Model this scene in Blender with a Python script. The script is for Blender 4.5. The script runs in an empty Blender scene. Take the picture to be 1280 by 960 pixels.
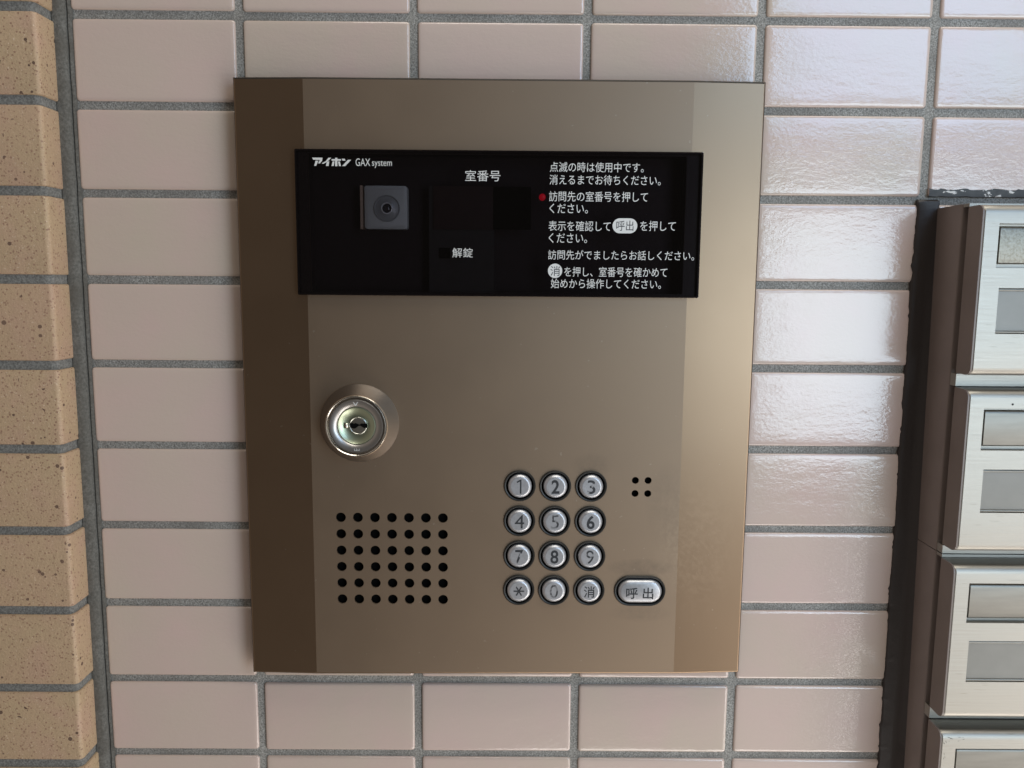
import bpy, bmesh, math, random
from mathutils import Matrix, Vector
random.seed(7)
S = bpy.context.scene
COL = S.collection
MM = 0.001

# ------------------------------------------------------------------ camera
# all building coordinates are millimetres: X right, Z up, wall face at depth 0, depth grows towards the viewer (-Y)
cam_d = bpy.data.cameras.new("camera")
cam = bpy.data.objects.new("camera", cam_d)
COL.objects.link(cam)
S.camera = cam
cam_d.sensor_width = 36.0
cam_d.lens = 28.125
cam_d.clip_start = 0.01
cam_d.clip_end = 100.0
pitch, yaw, roll = 0.126862133, 0.00382182658, -0.00821179253
cy_, sy_, cp_, sp_ = math.cos(yaw), math.sin(yaw), math.cos(pitch), math.sin(pitch)
fwd = Vector((sy_ * cp_, cy_ * cp_, -sp_))
rt = Vector((cy_, -sy_, 0))
dn = fwd.cross(rt)
c_, s_ = math.cos(roll), math.sin(roll)
r2 = c_ * rt + s_ * dn
d2 = -s_ * rt + c_ * dn
M = Matrix.Identity(4)
for i in range(3):
    M[i][0], M[i][1], M[i][2] = r2[i], -d2[i], -fwd[i]
M[0][3], M[1][3], M[2][3] = 0.156362, -0.480426, -0.150032
cam.matrix_world = M

# ------------------------------------------------------------------ world: dim entrance hall, lighter towards the right
W = bpy.data.worlds.new("World")
S.world = W
W.use_nodes = True
nt = W.node_tree
bg = nt.nodes["Background"]
tc = nt.nodes.new("ShaderNodeTexCoord")
sep = nt.nodes.new("ShaderNodeSeparateXYZ")
nt.links.new(tc.outputs["Generated"], sep.inputs[0])
mr = nt.nodes.new("ShaderNodeMapRange")
mr.inputs["From Min"].default_value = -0.8
mr.inputs["From Max"].default_value = 0.9
nt.links.new(sep.outputs["X"], mr.inputs["Value"])
ramp = nt.nodes.new("ShaderNodeValToRGB")
ramp.color_ramp.elements[0].color = (0.33, 0.28, 0.245, 1)
ramp.color_ramp.elements[1].color = (0.42, 0.385, 0.35, 1)
e = ramp.color_ramp.elements.new(0.5)
e.color = (0.235, 0.205, 0.175, 1)
nt.links.new(mr.outputs[0], ramp.inputs[0])
nt.links.new(ramp.outputs[0], bg.inputs["Color"])
mr2 = nt.nodes.new("ShaderNodeMapRange")      # the hall behind the viewer is the darkest part
mr2.interpolation_type = 'SMOOTHSTEP'
for k_, v_ in (("From Min", -1.0), ("From Max", -0.35), ("To Min", 0.27), ("To Max", 0.95)):
    mr2.inputs[k_].default_value = v_
nt.links.new(sep.outputs["Y"], mr2.inputs["Value"])
nt.links.new(mr2.outputs[0], bg.inputs["Strength"])
bg.inputs["Strength"].default_value = 1.0


# ------------------------------------------------------------------ lamps: daylight coming in through the entrance, behind and right of the viewer, light off the floor, and an added overhead fill
def area(name, loc, target, sx, sy, power, color):
    l = bpy.data.lights.new(name, 'AREA')
    l.shape = 'RECTANGLE'
    l.size, l.size_y, l.energy, l.color = sx, sy, power, color
    o = bpy.data.objects.new(name, l)
    COL.objects.link(o)
    o.location = loc
    o.rotation_euler = (Vector(target) - Vector(loc)).to_track_quat('-Z', 'Y').to_euler()
    return o


area("entrance_daylight_lower", (0.83, -0.9, -0.21), (0.83, 0, -0.21), 0.52, 0.44, 4.6, (0.69, 0.86, 1.0))
area("entrance_daylight_upper", (0.83, -0.9, 0.30), (0.83, 0, 0.30), 0.52, 0.38, 3.5, (0.43, 0.67, 1.0))
area("floor_bounce", (1.53, -1.3, -1.0), (0.6, 0, -0.2), 0.8, 1.0, 9.5, (1.0, 0.97, 0.94))
area("sunlit_floor", (0.70, -0.31, -1.05), (0.68, -0.27, 0.0), 1.2, 0.40, 6.5, (1.0, 0.95, 0.90))
area("overhead_fill", (0.45, -0.45, 1.1), (0.42, -0.3, 0.0), 1.2, 0.6, 10.5, (1.0, 0.96, 0.87))  # added fill lamp overhead, evens out the wall, no real source

S.view_settings.view_transform = 'Standard'
S.view_settings.look = 'None'
S.view_settings.exposure = 0.0
S.view_settings.gamma = 1.0
S.render.engine = 'CYCLES'


# ------------------------------------------------------------------ material helpers
class Mat:
    def __init__(self, name, color=(0.5, 0.5, 0.5), rough=0.5, metal=0.0):
        self.m = bpy.data.materials.new(name)
        self.m.use_nodes = True
        self.t = self.m.node_tree
        self.b = self.t.nodes["Principled BSDF"]
        self.b.inputs["Base Color"].default_value = (*color, 1)
        self.b.inputs["Roughness"].default_value = rough
        self.b.inputs["Metallic"].default_value = metal
        self.tc = self.t.nodes.new("ShaderNodeTexCoord")
        self.lastbump = None

    def n(self, kind, **kw):
        x = self.t.nodes.new(kind)
        for k, v in kw.items():
            setattr(x, k, v)
        return x

    def link(self, a, b):
        self.t.links.new(a, b)

    def coord(self, scale=(1, 1, 1)):
        mp = self.n("ShaderNodeMapping")
        mp.inputs["Scale"].default_value = scale
        self.link(self.tc.outputs["Object"], mp.inputs[0])
        return mp.outputs[0]

    def noise(self, scale, detail=3, rough=0.55, stretch=(1, 1, 1), dist=0.0):
        x = self.n("ShaderNodeTexNoise")
        x.inputs["Scale"].default_value = scale
        x.inputs["Detail"].default_value = detail
        x.inputs["Roughness"].default_value = rough
        x.inputs["Distortion"].default_value = dist
        self.link(self.coord(stretch), x.inputs["Vector"])
        return x.outputs["Fac"]

    def ramp(self, fac, stops):
        r = self.n("ShaderNodeValToRGB")
        el = r.color_ramp.elements
        el[0].position, el[1].position = stops[0][0], stops[-1][0]
        el[0].color, el[1].color = (*stops[0][1], 1), (*stops[-1][1], 1)
        for p, c in stops[1:-1]:
            k = el.new(p)
            k.color = (*c, 1)
        self.link(fac, r.inputs[0])
        return r.outputs[0]

    def rng(self, fac, a, b, c, d):
        r = self.n("ShaderNodeMapRange")
        for k, v in zip(("From Min", "From Max", "To Min", "To Max"), (a, b, c, d)):
            r.inputs[k].default_value = v
        self.link(fac, r.inputs["Value"])
        return r.outputs[0]

    def mix(self, fac, a, b, mode='MIX'):
        x = self.n("ShaderNodeMix", data_type='RGBA', blend_type=mode)
        for sock, v in ((x.inputs[0], fac), (x.inputs[6], a), (x.inputs[7], b)):
            if hasattr(v, "is_linked"):
                self.link(v, sock)
            elif isinstance(v, (int, float)):
                sock.default_value = v
            else:
                sock.default_value = (*v, 1)
        return x.outputs[2]

    def math(self, op, a, b=0.0):
        x = self.n("ShaderNodeMath", operation=op)
        for sock, v in ((x.inputs[0], a), (x.inputs[1], b)):
            if hasattr(v, "is_linked"):
                self.link(v, sock)
            else:
                sock.default_value = v
        return x.outputs[0]

    def bump(self, h, dist, strength=1.0):
        b = self.n("ShaderNodeBump")
        b.inputs["Distance"].default_value = dist
        b.inputs["Strength"].default_value = strength
        self.link(h, b.inputs["Height"])
        if self.lastbump:
            self.link(self.lastbump, b.inputs["Normal"])
        self.lastbump = b.outputs[0]
        self.link(b.outputs[0], self.b.inputs["Normal"])

    def base(self, c):
        self.link(c, self.b.inputs["Base Color"])

    def rough(self, r):
        self.link(r, self.b.inputs["Roughness"])

    def attr(self, name):
        a = self.n("ShaderNodeAttribute", attribute_name=name)
        return a.outputs["Fac"]


# glazed pinkish wall tile
tile = Mat("glazed_tile", (0.5, 0.42, 0.37), 0.2)
cl = tile.noise(18, 4, 0.6)
c0 = tile.ramp(cl, [(0.25, (0.56, 0.412, 0.372)), (0.5, (0.53, 0.425, 0.36)), (0.75, (0.515, 0.438, 0.352))])
tv = tile.attr("shade")
tile.base(tile.mix(tile.rng(tv, 0, 1, 0.0, 0.6), c0, (0.59, 0.462, 0.42)))
tile.b.inputs["IOR"].default_value = 1.7
tile.rough(tile.rng(tile.noise(60, 2), 0.3, 0.7, 0.06, 0.11))
tile.bump(tile.noise(32, 2, stretch=(0.55, 1, 1.5)), 0.00034)
tile.bump(tile.noise(150, 2, stretch=(0.6, 1, 1.5)), 0.00011)
tile.bump(tile.noise(480, 4, 0.6, stretch=(0.85, 1, 1.15)), 0.000115)

# sandy cement joints
grout = Mat("cement_grout", (0.22, 0.22, 0.21), 0.9)
gn = grout.noise(1000, 2, 0.8)
gc = grout.ramp(gn, [(0.34, (0.15, 0.145, 0.133)), (0.5, (0.29, 0.28, 0.257)), (0.67, (0.46, 0.448, 0.415))])
grout.base(grout.mix(grout.rng(grout.noise(25, 4), 0.35, 0.7, 0, 0.6), gc, (0.15, 0.138, 0.122)))
grout.bump(gn, 0.0005)
grout.bump(grout.noise(220, 3), 0.0006)

mortar = Mat("grey_mortar", (0.17, 0.18, 0.175), 0.85)
mn = mortar.noise(900, 4, 0.65)
mortar.base(mortar.ramp(mn, [(0.36, (0.115, 0.113, 0.104)), (0.64, (0.24, 0.236, 0.22))]))
mortar.bump(mn, 0.0003)
mortar.bump(mortar.noise(90, 3), 0.0008)

mortar_dark = Mat("dirty_mortar", (0.12, 0.12, 0.11), 0.9)
md = mortar_dark.noise(700, 4, 0.65)
mortar_dark.base(mortar_dark.mix(mortar_dark.rng(mortar_dark.noise(40, 3), 0.35, 0.65, 0, 0.7), mortar_dark.ramp(md, [(0.35, (0.08, 0.078, 0.07)), (0.65, (0.17, 0.166, 0.152))]), (0.085, 0.078, 0.066)))
mortar_dark.bump(md, 0.0004)

# speckled tan brick
brick = Mat("speckled_brick", (0.45, 0.33, 0.22), 0.6)
b0 = brick.ramp(brick.noise(45, 4), [(0.3, (0.46, 0.345, 0.205)), (0.5, (0.475, 0.34, 0.21)), (0.68, (0.48, 0.32, 0.22))])
b0 = brick.mix(brick.rng(brick.noise(1400, 2), 0.35, 0.7, 0.0, 0.5), b0, (0.30, 0.205, 0.125))
b0 = brick.mix(brick.rng(brick.noise(900, 1, 0.4, stretch=(1.1, 1, 1)), 0.68, 0.76, 0, 0.8), b0, (0.62, 0.50, 0.36))
v1 = brick.n("ShaderNodeTexVoronoi")
v1.inputs["Scale"].default_value = 520
brick.link(brick.coord(), v1.inputs["Vector"])
sp = brick.math('LESS_THAN', v1.outputs["Distance"], 0.30)
sp = brick.math('MULTIPLY', sp, brick.math('GREATER_THAN', brick.noise(520, 0), 0.46))
b0 = brick.mix(brick.math('MULTIPLY', sp, 0.62), b0, (0.15, 0.06, 0.04))
v2 = brick.n("ShaderNodeTexVoronoi")
v2.inputs["Scale"].default_value = 150
brick.link(brick.coord((1, 1, 1.07)), v2.inputs["Vector"])
sp2 = brick.math('MULTIPLY', brick.math('LESS_THAN', v2.outputs["Distance"], brick.rng(brick.noise(95, 1), 0.35, 0.7, 0.07, 0.24)), brick.math('GREATER_THAN', brick.noise(70, 1), 0.5))
b0 = brick.mix(brick.math('MULTIPLY', sp2, 0.92), b0, (0.055, 0.028, 0.02))
bt = brick.attr("shade")
brick.base(brick.mix(brick.rng(bt, 0, 1, 0, 0.3), b0, (0.44, 0.28, 0.19)))
brick.bump(brick.noise(700, 3), 0.0003)
brick.bump(brick.math('ADD', brick.noise(120, 3), brick.math('MULTIPLY', sp2, -0.4)), 0.0004)

# satin bronze sheet of the panel
bronze = Mat("satin_bronze", (0.27, 0.215, 0.155), 0.36, 1.0)
geo = bronze.n("ShaderNodeSeparateXYZ")
bronze.link(bronze.tc.outputs["Object"], geo.inputs[0])


def blob(mt, g, x, z, rx, rz):
    dx = mt.math('DIVIDE', mt.math('SUBTRACT', g.outputs["X"], x), rx)
    dz = mt.math('DIVIDE', mt.math('SUBTRACT', g.outputs["Z"], z), rz)
    r = mt.math('ADD', mt.math('MULTIPLY', dx, dx), mt.math('MULTIPLY', dz, dz))
    return mt.rng(r, 0.15, 1.0, 1.0, 0.0)


bz = bronze.mix(bronze.rng(bronze.noise(22, 3), 0.3, 0.7, 0, 1), (0.290, 0.219, 0.158), (0.298, 0.224, 0.160))
wear = bronze.math('MULTIPLY', blob(bronze, geo, 0.117, -0.088, 0.024, 0.045), bronze.rng(bronze.noise(420, 4, 0.75), 0.46, 0.62, 0.0, 1.0))
bz = bronze.mix(bronze.math('MULTIPLY', wear, 0.3), bz, (0.42, 0.345, 0.25))
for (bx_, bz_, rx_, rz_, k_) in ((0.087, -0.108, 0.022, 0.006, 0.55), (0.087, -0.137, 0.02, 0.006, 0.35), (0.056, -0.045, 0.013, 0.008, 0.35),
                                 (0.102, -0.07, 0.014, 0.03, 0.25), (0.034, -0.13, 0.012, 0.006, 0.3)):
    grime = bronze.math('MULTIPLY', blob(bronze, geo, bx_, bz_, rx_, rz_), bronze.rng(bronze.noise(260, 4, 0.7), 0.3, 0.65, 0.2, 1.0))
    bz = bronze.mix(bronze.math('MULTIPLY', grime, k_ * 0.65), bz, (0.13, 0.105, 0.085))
dust = bronze.math('GREATER_THAN', bronze.noise(330, 1, 0.4), 0.80)
bz = bronze.mix(bronze.math('MULTIPLY', dust, 0.28), bz, (0.5, 0.45, 0.38))
bronze.base(bz)
bronze.rough(bronze.math('ADD', bronze.rng(bronze.noise(30, 4), 0.3, 0.7, 0.50, 0.525), bronze.math('MULTIPLY', wear, 0.12)))
bronze.bump(bronze.noise(2500, 2), 0.000012)

# the two folded side strips carry a smoother finish than the middle
bronze_strip = Mat("smooth_bronze", (0.29, 0.235, 0.165), 0.24, 1.0)
geo2 = bronze_strip.n("ShaderNodeSeparateXYZ")
bronze_strip.link(bronze_strip.tc.outputs["Object"], geo2.inputs[0])
wear2 = bronze_strip.math('MULTIPLY', blob(bronze_strip, geo2, 0.121, -0.093, 0.026, 0.055), bronze_strip.rng(bronze_strip.noise(420, 4, 0.75), 0.46, 0.62, 0.0, 1.0))
bs = bronze_strip.mix(bronze_strip.math('MULTIPLY', wear2, 0.14), (0.272, 0.191, 0.126), (0.35, 0.265, 0.185))
dust2 = bronze_strip.math('GREATER_THAN', bronze_strip.noise(330, 1, 0.4), 0.80)
bronze_strip.base(bronze_strip.mix(bronze_strip.math('MULTIPLY', dust2, 0.25), bs, (0.5, 0.45, 0.38)))
bronze_strip.rough(bronze_strip.math('ADD', bronze_strip.rng(bronze_strip.noise(30, 4), 0.3, 0.7, 0.375, 0.395), bronze_strip.math('MULTIPLY', wear2, 0.05)))

rim_shade = Mat("shaded_folded_edge", (0.035, 0.028, 0.022), 0.5, 0.5)  # shade along the panel edge, put into the colour

# smoked acrylic
glass = Mat("smoked_acrylic")
t = glass.t
t.nodes.remove(glass.b)
out = t.nodes["Material Output"]
tr = t.nodes.new("ShaderNodeBsdfTransparent")
tr.inputs[0].default_value = (0.76, 0.725, 0.735, 1)
gl = t.nodes.new("ShaderNodeBsdfGlossy")
gl.inputs["Roughness"].default_value = 0.06
fr = t.nodes.new("ShaderNodeFresnel")
fr.inputs[0].default_value = 1.42
mxs = t.nodes.new("ShaderNodeMixShader")
t.links.new(fr.outputs[0], mxs.inputs[0])
t.links.new(tr.outputs[0], mxs.inputs[1])
t.links.new(gl.outputs[0], mxs.inputs[2])
t.links.new(mxs.outputs[0], out.inputs[0])

acryl_edge = Mat("acrylic_edge", (0.012, 0.008, 0.009), 0.15)
print_white = Mat("white_print", (0.62, 0.62, 0.6), 0.6)
print_dark = Mat("dark_print", (0.03, 0.03, 0.035), 0.6)
black_in = Mat("black_interior", (0.008, 0.0015, 0.003), 0.8)
pcb = Mat("dark_board", (0.011, 0.0085, 0.008), 0.7)
red_filter = Mat("dark_red_filter", (0.014, 0.002, 0.003), 0.4)
deep_black = Mat("deep_black", (0.003, 0.003, 0.003), 1.0)
deep_black.b.inputs["Specular IOR Level"].default_value = 0.05
cam_grey = Mat("camera_grey", (0.60, 0.64, 0.60), 0.6)
cam_ring = Mat("camera_ring", (0.36, 0.385, 0.37), 0.3)
cam_rim = Mat("camera_rim", (0.85, 0.87, 0.85), 0.3)
cam_dark = Mat("camera_dark", (0.05, 0.05, 0.055), 0.15)
cam_brown = Mat("camera_flange", (0.5, 0.38, 0.28), 0.5)
led = Mat("red_led", (0.12, 0.003, 0.006), 0.4)
led.b.inputs["Emission Color"].default_value = (1.0, 0.004, 0.03, 1)
led.b.inputs["Emission Strength"].default_value = 0.28

silver = Mat("silver_key", (0.70, 0.71, 0.74), 0.38, 0.75)
silver.base(silver.mix(silver.rng(silver.noise(500, 3), 0.35, 0.7, 0, 1), (0.55, 0.555, 0.58), (0.47, 0.475, 0.495)))
silver.bump(silver.noise(2200, 2), 0.00004)
bezel = Mat("dark_bezel", (0.014, 0.013, 0.011), 0.42, 0.0)
ink = Mat("black_ink", (0.02, 0.022, 0.026), 0.5)
worn = Mat("worn_ink", (0.2, 0.2, 0.2), 0.5)
wn = worn.ramp(worn.noise(330, 1), [(0.50, (0.022, 0.024, 0.028)), (0.62, (0.30, 0.30, 0.31))])
worn.base(wn)
pale = Mat("rubbed_engraving", (0.4, 0.4, 0.41), 0.4, 0.5)
pale.base(pale.ramp(pale.noise(400, 2), [(0.44, (0.06, 0.06, 0.065)), (0.56, (0.30, 0.30, 0.31))]))

lock_metal = Mat("lock_collar_metal", (0.37, 0.355, 0.345), 0.28, 1.0)
lock_metal.bump(lock_metal.noise(1600, 2), 0.00002)
chrome = Mat("lock_rim", (0.70, 0.65, 0.58), 0.2, 1.0)
lock_face = Mat("lock_face", (0.46, 0.44, 0.42), 0.36, 1.0)
lock_green = Mat("lock_inner", (0.43, 0.475, 0.345), 0.36, 1.0)
plug_m = Mat("lock_plug", (0.50, 0.50, 0.45), 0.3, 1.0)

brown = Mat("brown_paint", (0.115, 0.088, 0.078), 0.38)
brown.base(brown.ramp(brown.noise(40, 3), [(0.3, (0.145, 0.112, 0.098)), (0.7, (0.165, 0.13, 0.112))]))
brown.bump(brown.noise(1500, 2), 0.00003)
side = Mat("cabinet_paint", (0.115, 0.088, 0.078), 0.36)
side.base(side.ramp(side.noise(40, 3), [(0.3, (0.16, 0.126, 0.113)), (0.7, (0.18, 0.144, 0.13))]))
side.bump(side.noise(1500, 2), 0.00003)
steel = Mat("brushed_steel", (0.72, 0.69, 0.62), 0.34, 1.0)
sn = steel.noise(900, 3, 0.6, stretch=(0.03, 1, 1.6))
s0 = steel.ramp(sn, [(0.3, (0.30, 0.283, 0.252)), (0.7, (0.37, 0.35, 0.312))])
scr = steel.rng(steel.noise(500, 2, 0.5, stretch=(0.12, 1, 1.5)), 0.66, 0.72, 0, 0.5)
s0 = steel.mix(steel.math('MULTIPLY', scr, steel.rng(steel.noise(45, 2), 0.46, 0.6, 0, 1)), s0, (0.13, 0.12, 0.10))
steel.base(s0)
steel.rough(steel.rng(sn, 0.3, 0.7, 0.42, 0.54))
steel.bump(sn, 0.00003)
flap_steel = Mat("flap_steel", (0.50, 0.47, 0.42), 0.42, 1.0)
flap_steel.base(flap_steel.ramp(flap_steel.noise(300, 3, stretch=(0.15, 1, 1)), [(0.3, (0.17, 0.162, 0.144)), (0.7, (0.20, 0.191, 0.17))]))
flap_rough = Mat("pitted_flap", (0.5, 0.45, 0.37), 0.42, 1.0)
pn = flap_rough.noise(650, 3, 0.7)
flap_rough.base(flap_rough.ramp(pn, [(0.36, (0.155, 0.14, 0.113)), (0.52, (0.20, 0.186, 0.157)), (0.7, (0.225, 0.212, 0.182))]))
flap_rough.bump(pn, 0.0001)
card = Mat("grey_name_card", (0.30, 0.31, 0.29), 0.28)
card.base(card.ramp(card.noise(80, 3), [(0.3, (0.165, 0.158, 0.136)), (0.7, (0.185, 0.177, 0.153))]))
gap_black = Mat("gap_black", (0.006, 0.004, 0.004), 0.8)
seal = Mat("black_sealant", (0.024, 0.019, 0.018), 0.5)
seal.bump(seal.noise(250, 3), 0.0002)
seal_top = Mat("chipped_sealant", (0.05, 0.05, 0.05), 0.6)
seal_top.base(seal_top.ramp(seal_top.noise(160, 4, 0.65, stretch=(0.6, 1, 1)), [(0.40, (0.045, 0.045, 0.045)), (0.585, (0.07, 0.07, 0.068)), (0.60, (0.68, 0.66, 0.62))]))


# ------------------------------------------------------------------ object helpers
ORG = {}


def P(x, d, z):
    return Vector((x * MM, -d * MM, z * MM))


def thing(name, label, cat, org, group=None):
    o = bpy.data.objects.new(name, None)
    COL.objects.link(o)
    o.empty_display_size = 0.02
    o.location = P(*org)
    o['label'] = label
    o['category'] = cat
    if group:
        o['group'] = group
    ORG[o.name] = P(*org)
    return o


def link_mesh(name, me, mats, parent=None, org=None, sharp=30, label=None):
    """me: vertices in world metres; stored relative to org (mm)"""
    base = P(*org) if org is not None else (ORG[parent.name] if parent else Vector((0, 0, 0)))
    me.transform(Matrix.Translation(-base))
    for p in me.polygons:
        p.use_smooth = True
    if sharp is not None:
        me.set_sharp_from_angle(angle=math.radians(sharp))
    for m in (mats if isinstance(mats, (list, tuple)) else [mats]):
        me.materials.append(m.m)
    o = bpy.data.objects.new(name, me)
    COL.objects.link(o)
    if parent:
        o.parent = parent
        o.location = base - ORG[parent.name]
    else:
        o.location = base
    ORG[o.name] = base
    if label:
        o['label'] = label
    return o


class MB:
    def __init__(self):
        self.v, self.f, self.mi, self.sh = [], [], [], []
        self.cur = 0
        self.shade = 0.0

    def vert(self, x, d, z):
        self.v.append((x * MM, -d * MM, z * MM))
        self.sh.append(self.shade)
        return len(self.v) - 1

    def face(self, *idx):
        self.f.append(idx)
        self.mi.append(self.cur)

    def quad(self, a, b, c, d):
        self.face(*[self.vert(*p) for p in (a, b, c, d)])

    def box(self, x0, x1, d0, d1, z0, z1):
        v = [self.vert(x, d, z) for z in (z0, z1) for d in (d0, d1) for x in (x0, x1)]
        for f in ((0, 1, 3, 2), (4, 6, 7, 5), (2, 3, 7, 6), (0, 4, 5, 1), (0, 2, 6, 4), (1, 5, 7, 3)):
            self.face(*[v[i] for i in f])

    def loft(self, rings, close=True, cap0=False, cap1=False):
        ids = [[self.vert(*p) for p in r] for r in rings]
        n = len(ids[0])
        for a, b in zip(ids[:-1], ids[1:]):
            for i in range(n if close else n - 1):
                j = (i + 1) % n
                self.face(a[i], a[j], b[j], b[i])
        if cap0:
            self.face(*reversed(ids[0]))
        if cap1:
            self.face(*ids[-1])
        return ids

    def mesh(self, name):
        me = bpy.data.meshes.new(name)
        me.from_pydata(self.v, [], self.f)
        me.polygons.foreach_set("material_index", self.mi)
        if any(self.sh):
            at = me.attributes.new("shade", 'FLOAT', 'POINT')
            at.data.foreach_set("value", self.sh)
        bm = bmesh.new()
        bm.from_mesh(me)
        bmesh.ops.recalc_face_normals(bm, faces=bm.faces)
        bm.to_mesh(me)
        bm.free()
        me.update()
        return me

    def build(self, name, mats, parent=None, org=None, sharp=30, label=None):
        return link_mesh(name, self.mesh(name), mats, parent, org, sharp, label)


def circle(x, z, r, n=40):
    return [(x + r * math.cos(2 * math.pi * i / n), z + r * math.sin(2 * math.pi * i / n)) for i in range(n)]


def stadium(x, z, hw, r, n=20):
    pts = []
    for i in range(n + 1):
        a = -math.pi / 2 + math.pi * i / n
        pts.append((x + hw + r * math.cos(a), z + r * math.sin(a)))
    for i in range(n + 1):
        a = math.pi / 2 + math.pi * i / n
        pts.append((x - hw + r * math.cos(a), z + r * math.sin(a)))
    return pts


def rrect(x0, x1, z0, z1, r, n=4):
    pts = []
    for cx, cz, a0 in ((x1 - r, z0 + r, -90), (x1 - r, z1 - r, 0), (x0 + r, z1 - r, 90), (x0 + r, z0 + r, 180)):
        for i in range(n + 1):
            a = math.radians(a0 + 90 * i / n)
            pts.append((cx + r * math.cos(a), cz + r * math.sin(a)))
    return pts


def at_depth(pts, d):
    return [(x, d, z) for x, z in pts]


def filled(outlines, d, thick=0.0):
    """flat sheet with holes: outlines are closed XZ polygons; front at depth d, extruded back by thick (mm)"""
    cu = bpy.data.curves.new("sheet", 'CURVE')
    cu.dimensions = '2D'
    cu.fill_mode = 'BOTH'
    cu.extrude = thick * 0.5
    for pts in outlines:
        sp_ = cu.splines.new('POLY')
        sp_.points.add(len(pts) - 1)
        for q, (x, z) in zip(sp_.points, pts):
            q.co = (x, z, 0, 1)
        sp_.use_cyclic_u = True
    o = bpy.data.objects.new("sheet", cu)
    COL.objects.link(o)
    dg = bpy.context.evaluated_depsgraph_get()
    me = bpy.data.meshes.new_from_object(o.evaluated_get(dg))
    bpy.data.objects.remove(o)
    bpy.data.curves.remove(cu)
    me.materials.clear()
    me.transform(Matrix(((MM, 0, 0, 0), (0, 0, -MM, -(d - thick * 0.5) * MM), (0, MM, 0, 0), (0, 0, 0, 1))))
    return me


def text_mesh(body, x0, x1, z0, z1, d, thick=0.06, bold=0.0, shear=0.0):
    """ink box of the text fitted to x0..x1, z0..z1 (mm) on the plane at depth d"""
    cu = bpy.data.curves.new("txt", 'FONT')
    cu.body = body
    cu.size = 1.0
    cu.offset = bold
    cu.shear = shear
    cu.resolution_u = 4
    o = bpy.data.objects.new("txt", cu)
    COL.objects.link(o)
    dg = bpy.context.evaluated_depsgraph_get()
    me = bpy.data.meshes.new_from_object(o.evaluated_get(dg))
    bpy.data.objects.remove(o)
    bpy.data.curves.remove(cu)
    me.materials.clear()
    xs = [v.co.x for v in me.vertices]
    ys = [v.co.y for v in me.vertices]
    a, b, c, e_ = min(xs), max(xs), min(ys), max(ys)
    for v in me.vertices:
        x = x0 + (v.co.x - a) / (b - a) * (x1 - x0)
        z = z0 + (v.co.y - c) / (e_ - c) * (z1 - z0)
        v.co = P(x, d, z)
    bm = bmesh.new()
    bm.from_mesh(me)
    bmesh.ops.recalc_face_normals(bm, faces=bm.faces)
    for f in bm.faces:
        if f.normal.y > 0:
            f.normal_flip()
    bm.to_mesh(me)
    bm.free()
    return me


def letter(body, box, d, mat, parent, name="lettering", bold=0.0):
    bold = 0.0
    return link_mesh(name, text_mesh(body, *box, d, bold=bold), mat, parent, sharp=None)


def lathe(mb, x, z, prof, n=64, squash=None):
    """prof: (radius, depth) from outside to centre"""
    rings = []
    for r, d in prof:
        rings.append([(x + r * math.cos(2 * math.pi * i / n), d, z + r * math.sin(2 * math.pi * i / n)) for i in range(n)])
    mb.loft(rings, cap1=True)


def lathe_ring(mb, x, z, prof, n=56):
    mb.loft([[(x + r * math.cos(2 * math.pi * i / n), d, z + r * math.sin(2 * math.pi * i / n)) for i in range(n)] for r, d in prof])


# ================================================================== tiled wall
PX, PZ, J = 100.0, 50.2, 4.8
wall = thing("tiled_wall", "wall of glossy pinkish beige rectangular tiles with grey joints behind the intercom", "wall", (150, 0, -600))
mb = MB()
for i in range(-1, 11):
    for j in range(-9, 19):
        x0 = i * PX + J / 2 if i >= 0 else -95.6
        x1 = (i + 1) * PX - J / 2
        z1 = -j * PZ - J / 2
        z0 = -(j + 1) * PZ + J / 2
        mb.shade = random.random() + 0.001
        x0 += random.uniform(-.25, .25); x1 += random.uniform(-.25, .25)
        z0 += random.uniform(-.2, .2); z1 += random.uniform(-.2, .2)
        tx, tz, dd = random.uniform(-.004, .004), random.uniform(-.005, .005), random.uniform(-.12, .0)
        mx, mz = (x0 + x1) / 2, (z0 + z1) / 2
        rings = []
        for ins, dep in ((0, -3.2), (0.03, -1.3), (0.3, -0.6), (0.8, -0.25), (1.5, -0.09), (2.6, -0.03), (6.0, 0.0)):
            pts = rrect(x0 + ins, x1 - ins, z0 + ins, z1 - ins, max(1.0, 1.6 - 0.1 * ins), 3)
            rings.append([(x, dep + dd + tx * (x - mx) + tz * (z - mz), z) for x, z in pts])
        mb.loft(rings, cap1=True)
mb.build("tile_facing", tile, wall, sharp=60)
mb = MB()
mb.quad((-120, -1.85, 470), (1110, -1.85, 470), (1110, -1.85, -970), (-120, -1.85, -970))
mb.build("grout", grout, wall)
# ragged mortar joint in the corner next to the brick pillar
mb = MB()
ra = []
zz = 470.0
while zz > -970:
    w = random.uniform(-.35, .35)
    ra.append([(-106.5, -1.2, zz), (-105.5, 1.8, zz), (-102, 2.3 + w * .4, zz), (-99.4 + w * .5, 1.6, zz), (-98.6 + w * .5, .6, zz), (-98.3 + w * .4, -1.6, zz), (-97.7 + w * .4, -1.6, zz), (-97.4 + w * .5, -.3, zz), (-96.6 + w, -.35, zz), (-95.0 + w, -1.25, zz)])
    zz -= random.uniform(3, 7)
mb.loft(ra, close=False)
mb.build("corner_joint", mortar_dark, wall, sharp=50)
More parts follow.
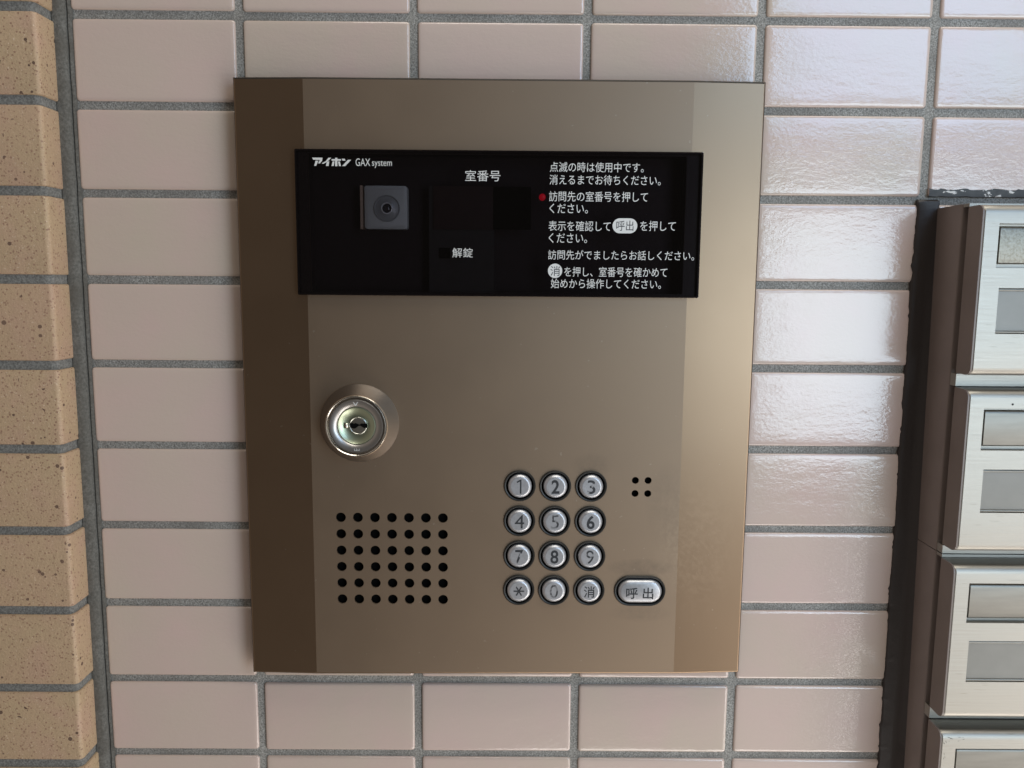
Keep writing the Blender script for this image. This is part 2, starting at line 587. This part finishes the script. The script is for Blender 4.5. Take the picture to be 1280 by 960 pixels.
# black sealant at the mailbox cabinets
mb = MB()
mb.cur = 0
ra = []
zz = -101.0
base_w = 0.6
ra.append([(408.5, -1.2, zz + 1.2)] + [(q, -1.0, zz + 1.2) for q in (408.4, 407.3, 405.6, 402.5, 397.4, 396.4)] + [(396.3, -1.2, zz + 1.2)])
while zz > -505:
    if random.random() < 0.12:
        base_w = random.choice((0.0, 0.2, 0.4, 0.7, 1.0))
    w = base_w + random.uniform(-.1, .1) + (random.uniform(.3, .8) if random.random() < .10 else 0)
    h = 1.5 + 10.5 * (-97 - zz) / 390
    ra.append([(408.5, -1.2, zz), (408.5, h, zz), (407.3, h - .3, zz), (405.6, 1.2 + .3 * h, zz), (402.5, 1.5, zz), (397.4 - w * .4, 1.2, zz), (396.5 - w, .5, zz), (396.3 - w, -1.2, zz)])
    zz -= random.uniform(0.7, 2.6)
mb.loft(ra, close=False)
mb.build("sealant", seal, wall, sharp=60, label="ragged black sealant bead along the mailbox side")
mb = MB()
ra = []
xx = 402.5
while xx < 665:
    w = random.uniform(-.5, .5)
    ra.append([(xx, -1.2, -98.4), (xx, .35, -98.0 + w * .4), (xx, .5, -95.6), (xx, .25, -93.8 + w), (xx, -1.2, -93.5 + w)])
    xx += random.uniform(1, 4)
mb.loft(ra, close=False)
mb.build("sealant", seal_top, wall, sharp=60, label="chipped dark sealant strip with white flakes above the mailboxes")

# ================================================================== brick pillar
pil = thing("brick_pillar", "speckled tan brick pillar with grey mortar at the left end of the tiled wall", "pillar", (-250, 0, -600))
mb = MB()
BP = 49.5


def corner_profile(x_side, d_front, x_far, r, n=8):
    pts = [(x_side, -3.0)]
    for k in range(n + 1):
        a = math.pi / 2 * k / n
        pts.append((x_side - r + r * math.cos(a), d_front - r + r * math.sin(a)))
    pts.append((x_far, d_front))
    pts.append((x_far, -3.0))
    return pts


for k in range(-9, 19):
    zt = -2.2 - BP * k - 2.75
    zb = -2.2 - BP * (k + 1) + 2.75
    off = random.uniform(-.5, .4)
    for (xs, xf, corner) in (((-104.6 + off * .6, -299, True), (-304.5, -505, False)) if k % 2 == 0 else ((-104.6 + off * .6, -199, True), (-204.5, -405, False), (-410, -505, False))):
        mb.shade = random.random() + 0.001
        dep = 19.6 + off * 0.6
        rings = []
        for zf, ins in ((zb, 0.9), (zb + .3, .3), (zb + .9, 0.03), (zt - .9, 0.03), (zt - .3, .3), (zt, 0.9)):
            if corner:
                pr = corner_profile(xs - ins, dep - ins, xf + ins, 2.6)
            else:
                pr = corner_profile(xs - ins, dep - ins, xf + ins, 1.2, 3)
            rings.append([(x, d, zf) for x, d in pr])
        mb.loft(rings, cap0=True, cap1=True)
mb.build("brick_facing", brick, pil, sharp=50)
mb = MB()
pr = corner_profile(-106.0, 18.1, -505, 4.0)
mb.loft([[(x, d, z) for x, d in pr] for z in (470, 0, -500, -970)], cap0=True, cap1=True)
mb.build("mortar", mortar, pil, sharp=50)

# ================================================================== intercom panel
ic = thing("intercom_panel", "bronze metal door intercom with black display window and silver keypad on the tiled wall", "intercom", (150, 0, -213))
XL, XR, ZT = -0.6, 300.2, -36.8
F0, F1 = 39.4, 259.2
DC, DE = 14.0, 11.9


def zbot(x):
    return -391.0 + 2.0 * (x - XL) / (XR - XL)


def dep_at(x):
    if x < F0:
        return DE + (DC - DE) * (x - XL) / (F0 - XL)
    if x > F1:
        return DE + (DC - DE) * (XR - x) / (XR - F1)
    return DC


KEYX = [163.3, 184.5, 205.9]
KEYZ = [-270.7, -292.3, -313.9, -335.5]
CALL = (236.8, -335.6)
LOCK = (68.3, -233.4)
SPK = [(56.1 + 10.2 * i, -291.0 - 10.22 * j) for j in range(6) for i in range(7)]
MIC = [(x, z) for x in (232.3, 239.9) for z in (-267.0, -275.0)]
IN = 1.3
outl = [[(F0, zbot(F0) + IN), (F1, zbot(F1) + IN), (F1, ZT - IN), (F0, ZT - IN)]]
outl += [circle(x, z, 2.95, 28) for x, z in SPK]
outl += [circle(x, z, 2.1, 24) for x, z in MIC]
outl += [circle(x, z, 9.3, 40) for x in KEYX for z in KEYZ]
outl.append(stadium(CALL[0], CALL[1], 6.15, 9.3))
outl.append(rrect(41.5, 256.5, -156.5, -78.5, 1.0))
plate = filled(outl, DC, 1.2)
mb = MB()
mb.cur = 1
# side strips
for (xa, xb) in ((XL + IN, F0), (F1, XR - IN)):
    mb.quad((xa, dep_at(xa), zbot(xa) + IN), (xb, dep_at(xb), zbot(xb) + IN), (xb, dep_at(xb), ZT - IN), (xa, dep_at(xa), ZT - IN))
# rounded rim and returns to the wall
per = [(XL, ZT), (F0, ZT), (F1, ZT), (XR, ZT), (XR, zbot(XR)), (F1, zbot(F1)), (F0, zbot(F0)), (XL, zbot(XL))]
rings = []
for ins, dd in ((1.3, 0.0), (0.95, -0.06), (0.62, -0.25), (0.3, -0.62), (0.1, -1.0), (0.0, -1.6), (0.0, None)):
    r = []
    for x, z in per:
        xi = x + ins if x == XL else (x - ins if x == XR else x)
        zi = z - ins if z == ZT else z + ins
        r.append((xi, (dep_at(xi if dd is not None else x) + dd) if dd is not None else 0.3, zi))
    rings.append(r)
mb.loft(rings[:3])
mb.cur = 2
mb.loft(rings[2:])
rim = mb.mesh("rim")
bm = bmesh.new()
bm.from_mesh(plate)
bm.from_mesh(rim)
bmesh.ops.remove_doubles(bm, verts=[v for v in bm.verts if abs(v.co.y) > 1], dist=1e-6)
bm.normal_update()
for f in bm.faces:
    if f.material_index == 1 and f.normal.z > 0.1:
        f.material_index = 2  # upward rim faces painted dark, as if in shade
me = bpy.data.meshes.new("face_plate")
bm.to_mesh(me)
bm.free()
bpy.data.meshes.remove(plate)
bpy.data.meshes.remove(rim)
face = link_mesh("face_plate", me, [bronze, bronze_strip, rim_shade], ic, sharp=24)

mb = MB()
mb.box(50, 124, 10.5, 11.5, -348, -285)
mb.build("speaker", deep_black, ic)
mb = MB()
mb.box(228, 244, 10.5, 11.5, -279, -263)
mb.build("microphone", deep_black, ic)

# ---- display window
G0, G1, GZ0, GZ1, GD = 34.5, 265.2, -158.4, -76.6, 17.2
mb = MB()
ro = lambda i: rrect(G0 + i, G1 - i, GZ0 + i, GZ1 - i, 0.8, 3)
ids = mb.loft([at_depth(ro(0), 14.15), at_depth(ro(0), GD - .35), at_depth(ro(.12), GD - .1), at_depth(ro(.4), GD)], cap0=True, cap1=True)
win = mb.build("display_window", glass, ic, sharp=8)
mb = MB()
mb.loft([at_depth(ro(.1), 14.2), at_depth(ro(.1), GD - .5), at_depth(ro(.9), GD - .5), at_depth(ro(.9), 14.2)])
inner = rrect(41.6, 256.4, -156.4, -78.6, 0.8, 3)
mb.loft([at_depth(ro(.9), 14.22), at_depth(inner, 14.22)])
mb.build("window_border", acryl_edge, win)
mb = MB()   # dark tray behind the acrylic
mb.box(40.6, 257.4, 1.0, 1.8, -157.4, -77.6)
for a in ((40.6, 41.4, -157.4, -77.6), (256.6, 257.4, -157.4, -77.6)):
    mb.box(a[0], a[1], 1.9, 12.6, a[2], a[3])
mb.box(41.5, 256.5, 1.9, 12.6, -157.4, -156.6)
mb.box(41.5, 256.5, 1.9, 12.6, -78.4, -77.6)
mb.build("window_tray", black_in, win)
mb = MB()
mb.box(109.4, 147.2, 2.0, 9.6, -157.2, -95.6)
mb.build("display_board", pcb, win)
mb = MB()
mb.box(112.2, 168.4, 9.8, 10.6, -120.2, -95.7)
mb.cur = 1
mb.box(146.5, 168.3, 10.7, 10.9, -120.1, -95.8)
mb.build("number_display", [red_filter, deep_black], win)
mb = MB()
mb.box(115.3, 121.6, 9.8, 10.4, -136.8, -130.7)
mb.build("indicator_lamp", deep_black, win, label="unlit square lamp before the unlocking caption")
mb = MB()
lathe(mb, 174.7, -101.6, [(1.9, 10.0), (1.9, 12.0), (1.5, 13.0), (0.7, 13.4)], 20)
mb.build("indicator_lamp", led, win, label="lit round red lamp beside the second instruction")
# camera behind the acrylic
mb = MB()
rr = lambda i: rrect(72.2 + i, 96.8 - i, -120.2 + i, -95.7 - i, 1.5, 3)
mb.loft([at_depth(rr(0), 2), at_depth(rr(0), 9), at_depth(rr(1.5), 10)], cap1=True)
mb.build("camera_housing", cam_grey, win, sharp=40)
mb = MB()
mb.box(69.9, 71.2, 2, 10, -120.3, -95.7)
mb.build("camera_flange", cam_brown, win)
mb = MB()
lathe(mb, 85.3, -108.6, [(7.6, 10.05), (7.6, 10.7), (7.2, 10.8), (6.9, 10.2), (6.4, 10.3), (4.6, 10.8), (3.4, 11.4), (3.0, 11.5), (2.8, 10.8), (2.6, 10.2)], 40)
mb.build("lens_ring", cam_ring, win, sharp=25)
mb = MB()
lathe_ring(mb, 85.3, -108.6, [(3.3, 11.0), (3.25, 11.75), (3.0, 11.85), (2.75, 11.7), (2.65, 10.9)], 40)
mb.build("lens_rim", cam_rim, win, sharp=35)
mb = MB()
lathe(mb, 85.3, -108.6, [(2.5, 10.25), (2.2, 11.0), (1.2, 11.5), (0.5, 11.7)], 32)
mb.build("camera_lens", cam_dark, win, sharp=60)

TD = GD + 0.05
L = lambda body, box, mat=print_white, bold=0.006: letter(body, box, TD, mat, win, bold=bold)
L("点滅の時は使用中です。", (178.5, 231.5, -88.2, -82.7))
L("消えるまでお待ちください。", (178.4, 241.3, -95.2, -89.7))
L("訪問先の室番号を押して", (178.3, 234.3, -104.5, -98.8))
L("ください。", (178.6, 200.4, -111.1, -105.7))
L("表示を確認して", (178.2, 213.6, -121.0, -115.3))
L("を押して", (230.4, 250.6, -120.6, -114.9))
L("ください。", (178.4, 200.3, -127.7, -122.2))
L("訪問先がでましたらお話しください。", (178.2, 261.8, -137.1, -131.7))
L("を押し、室番号を確かめて", (187.6, 246.7, -146.7, -141.1))
L("始めから操作してください。", (180.0, 243.3, -153.4, -147.9))
L("室番号", (130.7, 150.6, -93.7, -87.6), bold=0.008)
L("解錠", (123.4, 135.1, -136.4, -131.0), bold=0.008)
link_mesh("key_symbol", filled([stadium(221.7, -117.8, 2.85, 4.2)], TD, 0.0), print_white, win, sharp=None)
letter("呼出", (216.8, 226.6, -120.6, -114.9), TD + .04, print_dark, win)
link_mesh("key_symbol", filled([circle(182.3, -143.5, 4.1, 32)], TD, 0.0), print_white, win, sharp=None)
letter("消", (179.6, 185.1, -146.4, -140.8), TD + .04, print_dark, win)
L("GAX", (69.0, 77.2, -85.9, -81.7), bold=0.004)
L("system", (78.2, 89.4, -86.9, -82.8), bold=0.0)
# heavy slanted maker lettering, drawn stroke by stroke
KANA = [
    [(105, 133), (248, 133), (243, 172), (212, 208), (186, 208), (212, 163), (122, 160)],
    [(153, 172), (191, 172), (160, 241), (132, 241)],
    [(330, 133), (368, 133), (318, 182), (262, 212), (240, 212), (240, 205), (292, 178)],
    [(306, 190), (340, 178), (330, 241), (292, 241)],
    [(372, 150), (502, 150), (500, 171), (372, 171)],
    [(420, 133), (452, 133), (452, 149), (420, 149)],
    [(420, 172), (452, 172), (450, 243), (418, 243)],
    [(386, 181), (411, 181), (400, 241), (370, 241)],
    [(461, 181), (486, 181), (500, 241), (471, 241)],
    [(512, 145), (554, 145), (562, 169), (522, 169)],
    [(596, 158), (640, 158), (556, 241), (514, 241)],
]
kx = lambda u: 44.5 + (u - 105) / (640 - 105) * 22.0
kz = lambda v: -81.5 - (v - 133) / (243 - 133) * 4.6
mb = MB()
for poly in KANA:
    mb.face(*[mb.vert(kx(u), TD, kz(v)) for u, v in poly])
mb.build("lettering", print_white, win, sharp=None)

# ---- keypad buttons: one cap and bezel mesh shared by every round key
def key(x, z, text, box, mat, bold, first):
    org = (x, DC, z)
    if first is None:
        mb = MB()
        lathe(mb, x, z, [(7.1, 11.0), (7.1, 14.7), (7.0, 15.1), (6.75, 15.5), (5.75, 16.32), (5.45, 16.42), (5.0, 16.42)], 56)
        k = mb.build("key_button", silver, ic, org=org, sharp=35)
        mb = MB()
        lathe_ring(mb, x, z, [(9.5, 13.0), (9.5, 14.55), (9.25, 14.9), (8.75, 14.95), (8.3, 14.7), (8.15, 14.0), (8.15, 11.0)])
        b = mb.build("button_bezel", bezel, k, org=org, sharp=35)
        mb = MB()
        lathe(mb, x, z, [(9.2, 11.0), (9.1, 11.2)], 32)
        mb.build("button_gasket", deep_black, k, org=org)
    else:
        k = first.copy()
        COL.objects.link(k)
        k.location = P(*org) - ORG[ic.name]
        ORG[k.name] = P(*org)
        for ch in first.children:
            if ch.name.split('.')[0] in ("button_bezel", "button_gasket"):
                c = ch.copy()
                COL.objects.link(c)
                c.parent = k
    if text == "1":
        mb = MB()
        mb.face(*[mb.vert(x + a, 16.47, z + b) for a, b in ((.05, -4.3), (.95, -4.3), (.95, 4.3), (.25, 4.3), (-2.0, 2.9), (-1.6, 2.2), (.05, 3.15))])
        mb.build("numeral", mat, k, sharp=None)
    elif text == "*":
        mb = MB()
        for a in (0, 60, 120):
            ca, sa = math.cos(math.radians(a)), math.sin(math.radians(a))
            hl, hw = (3.2, .42)
            mb.face(*[mb.vert(x + ca * u - sa * w, 16.47 + a * .0001, z + sa * u + ca * w) for u, w in ((-hl, -hw), (hl, -hw), (hl, hw), (-hl, hw))])
        mb.build("numeral", mat, k, sharp=None)
    else:
        link_mesh("numeral", text_mesh(text, x + box[0], x + box[1], z + box[2], z + box[3], 16.47, bold=bold), mat, k, sharp=None)
    return k


first = None
kb = (-2.4, 2.4, -4.2, 4.2)
k1 = (-1.9, 1.0, -4.3, 4.3)
for t_, c, r, box, mat, bold in (
        ("1", 0, 0, k1, ink, 0.0), ("2", 1, 0, kb, ink, 0.022), ("3", 2, 0, kb, worn, 0.012),
        ("4", 0, 1, (-2.8, 2.8, -4.0, 4.2), ink, 0.0), ("5", 1, 1, kb, pale, 0.0), ("6", 2, 1, kb, ink, 0.022),
        ("7", 0, 2, kb, worn, 0.01), ("8", 1, 2, kb, ink, 0.018), ("9", 2, 2, kb, worn, 0.0),
        ("*", 0, 3, None, ink, 0), ("0", 1, 3, (-2.5, 2.5, -4.3, 4.2), pale, 0.0), ("消", 2, 3, (-3.3, 3.3, -3.8, 3.4), ink, 0.01)):
    k = key(KEYX[c], KEYZ[r], t_, box, mat, bold, first)
    if first is None:
        first = k
# wide call key
cx, cz = CALL
mb = MB()
sr = lambda r, d: at_depth(stadium(cx, cz, 6.15, r), d)
mb.loft([sr(7.1, 11), sr(7.1, 14.7), sr(7.0, 15.1), sr(6.75, 15.5), sr(5.75, 16.32), sr(5.45, 16.42)], cap1=True)
call = mb.build("call_button", silver, ic, org=(cx, DC, cz), sharp=35)
mb = MB()
mb.loft([sr(9.5, 13.0), sr(9.5, 14.55), sr(9.25, 14.9), sr(8.75, 14.95), sr(8.3, 14.7), sr(8.15, 14.0), sr(8.15, 11.0)])
mb.build("button_bezel", bezel, call, sharp=35)
mb = MB()
mb.loft([sr(9.2, 11.0), sr(9.0, 11.2)], cap1=True)
mb.build("button_gasket", deep_black, call)
link_mesh("lettering", text_mesh("呼 出", cx - 8.6, cx + 7.9, cz - 4.3, cz + 2.9, 16.47, bold=0.014), ink, call, sharp=None)

# ---- key lock
lx, lz = LOCK
mb = MB()
lathe_ring(mb, lx, lz, [(23.3, 13.5), (23.3, 14.6), (23.0, 15.0), (18.6, 24.2), (18.3, 24.8)], 80)
mb2 = MB()
lock = mb.build("key_lock", lock_metal, ic, org=(lx, DC, lz), sharp=40)
mb = MB()
lathe_ring(mb, lx, lz, [(18.35, 24.6), (18.1, 25.6), (17.7, 26.0), (17.2, 26.0), (16.8, 25.6), (16.7, 22.5), (15.5, 22.3)], 80)
mb.build("lock_rim", chrome, lock, sharp=35)
mb = MB()
lathe_ring(mb, lx, lz, [(15.7, 22.0), (15.6, 25.2), (15.2, 25.7), (13.4, 25.6), (11.6, 24.7), (11.2, 24.3), (11.0, 23.8)], 80)
mb.build("lock_face", lock_face, lock, sharp=35)
mb = MB()
lathe_ring(mb, lx, lz, [(11.1, 24.1), (10.6, 24.2), (9.4, 23.3), (7.0, 22.4), (5.6, 22.1), (4.6, 22.1)], 80)
mb.build("lock_dish", lock_green, lock, sharp=35)
mb = MB()
lathe(mb, lx + .7, lz - .1, [(5.3, 22.0), (5.2, 22.9), (4.9, 23.1), (4.5, 22.8), (2.0, 22.9), (.8, 22.9)], 48)
mb.build("lock_plug", plug_m, lock, sharp=35)
mb = MB()
kh = [(-3.9, 1.2), (-2.9, 1.3), (-2.2, .9), (-1.2, 1.3), (-.2, .9), (.8, .5), (1.8, 1.1), (2.8, 1.0), (4.6, 1.3), (5.0, .2), (4.7, -1.2), (3.2, -1.2), (2.2, -.6), (1.2, .0), (.3, -.1), (-.6, -.9), (-1.6, -1.5), (-2.8, -1.4), (-3.7, -.9), (-4.1, .2)]
mb.face(*[mb.vert(lx + .7 + a * 1.12, 23.3, lz + b * 1.15) for a, b in kh])
mb.cur = 1
mb.box(lx - 7.2, lx - 5.0, 22.3, 23.5, lz - 1.5, lz + 1.3)
mb.cur = 0
mb.build("keyhole", [deep_black, chrome], lock, sharp=None)
mb = MB()
mb.face(*[mb.vert(lx + a, 25.72, lz + b) for a, b in ((-.25, 12.1), (.25, 12.1), (1.5, 14.3), (1.05, 14.3), (0, 12.6), (-1.05, 14.3), (-1.5, 14.3))])
mb.build("lock_mark", print_white, lock, sharp=None)
mb = MB()
comb = [(-1.5, -14.3), (1.5, -14.3), (1.5, -13.0), (1.25, -13.0), (1.25, -14.1), (.15, -14.1), (.15, -13.0), (-.15, -13.0), (-.15, -14.1), (-1.25, -14.1), (-1.25, -13.0), (-1.5, -13.0)]
mb.face(*[mb.vert(lx + .3 + a, 25.72, lz + b) for a, b in comb])
mb.build("lock_stamp", print_white, lock, sharp=None)

# ================================================================== mailbox cabinets
MX0, MX1 = 407.6, 670.0
DPITCH, DH = 99.7, 91.7


def door(root, ztop, rough_flap):
    zb_ = ztop - DH
    x0, x1 = MX0 + .9, MX1
    dF, dB, r = 48.2, 34.0, 4.5
    fl = (416.7, 652.0, ztop - 10.0 - 23.4, ztop - 10.0)
    cd = (419.2, 650.0, ztop - 44.1 - 24.7, ztop - 44.1)
    prof = [(dB, zb_)]
    for k in range(7):
        a = math.pi / 2 * k / 6
        prof.append((dF - r + r * math.sin(a), zb_ + r - r * math.cos(a)))
    for z in (cd[2], cd[3], fl[2], fl[3]):
        prof.append((dF, z))
    for k in range(7):
        a = math.pi / 2 * k / 6
        prof.append((dF - r + r * math.cos(a), ztop - r + r * math.sin(a)))
    prof.append((dB, ztop))
    xs = [x0, x0 + .5, fl[0], cd[0], cd[1], fl[1], x1]
    mb = MB()
    g = [[mb.vert(x, d - (.35 if i == 0 else 0) * (1 if d > dB + 1 else 0), z) for d, z in prof] for i, x in enumerate(xs)]
    hz = lambda h, za, zb2: za >= h[2] - .01 and zb2 <= h[3] + .01
    for i in range(len(xs) - 1):
        for k in range(len(prof) - 1):
            za, zb2 = prof[k][1], prof[k + 1][1]
            hole = False
            if prof[k][0] == dF and prof[k + 1][0] == dF:
                for h in (fl, cd):
                    if hz(h, za, zb2) and xs[i] >= h[0] - .01 and xs[i + 1] <= h[1] + .01:
                        hole = True
            if not hole:
                mb.face(g[i][k], g[i + 1][k], g[i + 1][k + 1], g[i][k + 1])
    for h, dep in ((fl, 4.0), (cd, 1.6)):
        o_ = [(h[0], h[2]), (h[1], h[2]), (h[1], h[3]), (h[0], h[3])]
        mb.loft([at_depth(o_, dF), [(x + (.15 if x == h[0] else -.15), dF - .3, z + (.15 if z == h[2] else -.15)) for x, z in o_],
                 [(x + (.15 if x == h[0] else -.15), dF - dep, z + (.15 if z == h[2] else -.15)) for x, z in o_]], cap1=True)
    dr = mb.build("mailbox_door", steel, root, org=((x0 + x1) / 2, dB, ztop - DH / 2), sharp=28)
    # brown end plate closing the folded door
    mb = MB()
    pe = [(d - .25 if d > dB + 1 else d, z) for d, z in prof]
    mb.loft([[(MX0, d, z) for d, z in pe], [(MX0 + .85, d, z) for d, z in pe]], cap0=True, cap1=True)
    mb.build("door_end", brown, dr, sharp=40)
    # letter flap sitting in its recess
    mb = MB()
    a, b, c, e_ = fl[0] + 1.5, fl[1] - 1.5, fl[2] + 2.1, fl[3] - 1.3
    rows = [(c, 44.4), (c, 45.9), (c + .25, 46.3), (c + .8, 46.5), (e_ - 1.9, 46.5), (e_ - 1.0, 46.35), (e_ - .35, 45.9), (e_, 45.1), (e_, 44.4)]
    cols = [(a, -1.9), (a + .12, -.5), (a + .5, 0), (b - .5, 0), (b, -1.9)]
    gg = [[mb.vert(x, max(44.3, d + o2), z) for z, d in rows] for x, o2 in cols]
    for i in range(len(cols) - 1):
        for k in range(len(rows) - 1):
            mb.face(gg[i][k], gg[i + 1][k], gg[i + 1][k + 1], gg[i][k + 1])
    mb.build("mail_flap", flap_rough if rough_flap else flap_steel, dr, sharp=40, label="pitted rough letter flap" if rough_flap else None)
    mb = MB()
    a, b, c, e_ = cd[0] + .25, cd[1] - .25, cd[2] + .25, cd[3] - .25
    mb.box(a, b, 46.7, 47.15, c, e_)
    mb.cur = 1
    for zc in (c + .75, e_ - .75):   # thin retaining ridges above and below the card
        mb.loft([[(x, 47.2 + .75 * math.sin(math.pi * q / 6), zc + .75 * math.cos(math.pi * q / 6)) for q in range(7)] for x in (a + .05, b - .05)], close=False)
    mb.build("name_plate", [card, flap_steel], dr, sharp=40)
    return dr


def cabinet(ztop, label, rough_first, top_gap):
    root = thing("mailbox_cabinet", label, "mailbox", ((MX0 + MX1) / 2, 0, ztop - 199.0), "stacked mailbox cabinets on the tiled wall")
    zb_ = ztop - 199.0
    mb = MB()
    # painted carcass with a slightly rounded front edge
    sec = [(MX0, -1.0), (MX0, 26.8), (MX0 + .25, 27.4), (MX0 + .9, 27.7), (MX1 - .9, 27.7), (MX1, 26.8), (MX1, -1.0)]
    mb.loft([[(x, d, z) for x, d in sec] for z in (zb_, ztop)], cap0=True, cap1=True)
    mb.build("cabinet_body", side, root, sharp=50)
    mb = MB()
    mb.box(MX0 + 4.5, MX1 - 2, 27.8, 33.4, zb_ + 1, ztop - 1)  # black block put in as the shade between carcass and doors
    mb.build("gap_shade", gap_black, root)
    mb = MB()
    z1 = ztop - 2.2 - DH
    for za, zb2 in ((z1 - 7.2, z1 - .3), (ztop - 1.8, ztop - .1), (zb_ + .1, zb_ + 4.9)):
        mb.box(MX0 + .6, MX1 - .6, 27.82, 33.6, za, zb2)
    mb.build("frame_bar", steel, root)
    door(root, ztop - 1.9, rough_first)
    d2_ = door(root, ztop - 1.9 - DPITCH, False)
    return root, d2_


_, upper_door = cabinet(-105.1, "upper steel-fronted mailbox cabinet with brown side, its top letter flap pitted", True, 0)
_, lower_door = cabinet(-105.1 - 199.4, "lower steel-fronted mailbox cabinet with brown side, below the one with a pitted flap", False, 0)

mb = MB()
lathe(mb, 432.2, -214.3, [(.6, 47.9), (.6, 48.3), (.3, 48.4)], 16)
mb.build("screw", gap_black, upper_door)
mb = MB()
rs = random.Random(3)
for k in range(15):
    if k < 9:
        x, z, a = rs.uniform(412, 421), rs.uniform(-411.5, -408.8), rs.uniform(-.5, .5)
    else:
        x, z, a = rs.uniform(409.5, 411.5), rs.uniform(-424, -411), rs.uniform(.9, 2.2)
    l_, w_ = rs.uniform(.3, 1.1), rs.uniform(.06, .16)
    ca, sa = math.cos(a), math.sin(a)
    mb.face(*[mb.vert(x + ca * u - sa * v, 48.215 + k * .0005, z + sa * u + ca * v) for u, v in ((-l_, 0), (-.2 * l_, -w_), (l_, -.3 * w_), (.3 * l_, w_))])
mb.build("scuff_marks", gap_black, lower_door, sharp=None)
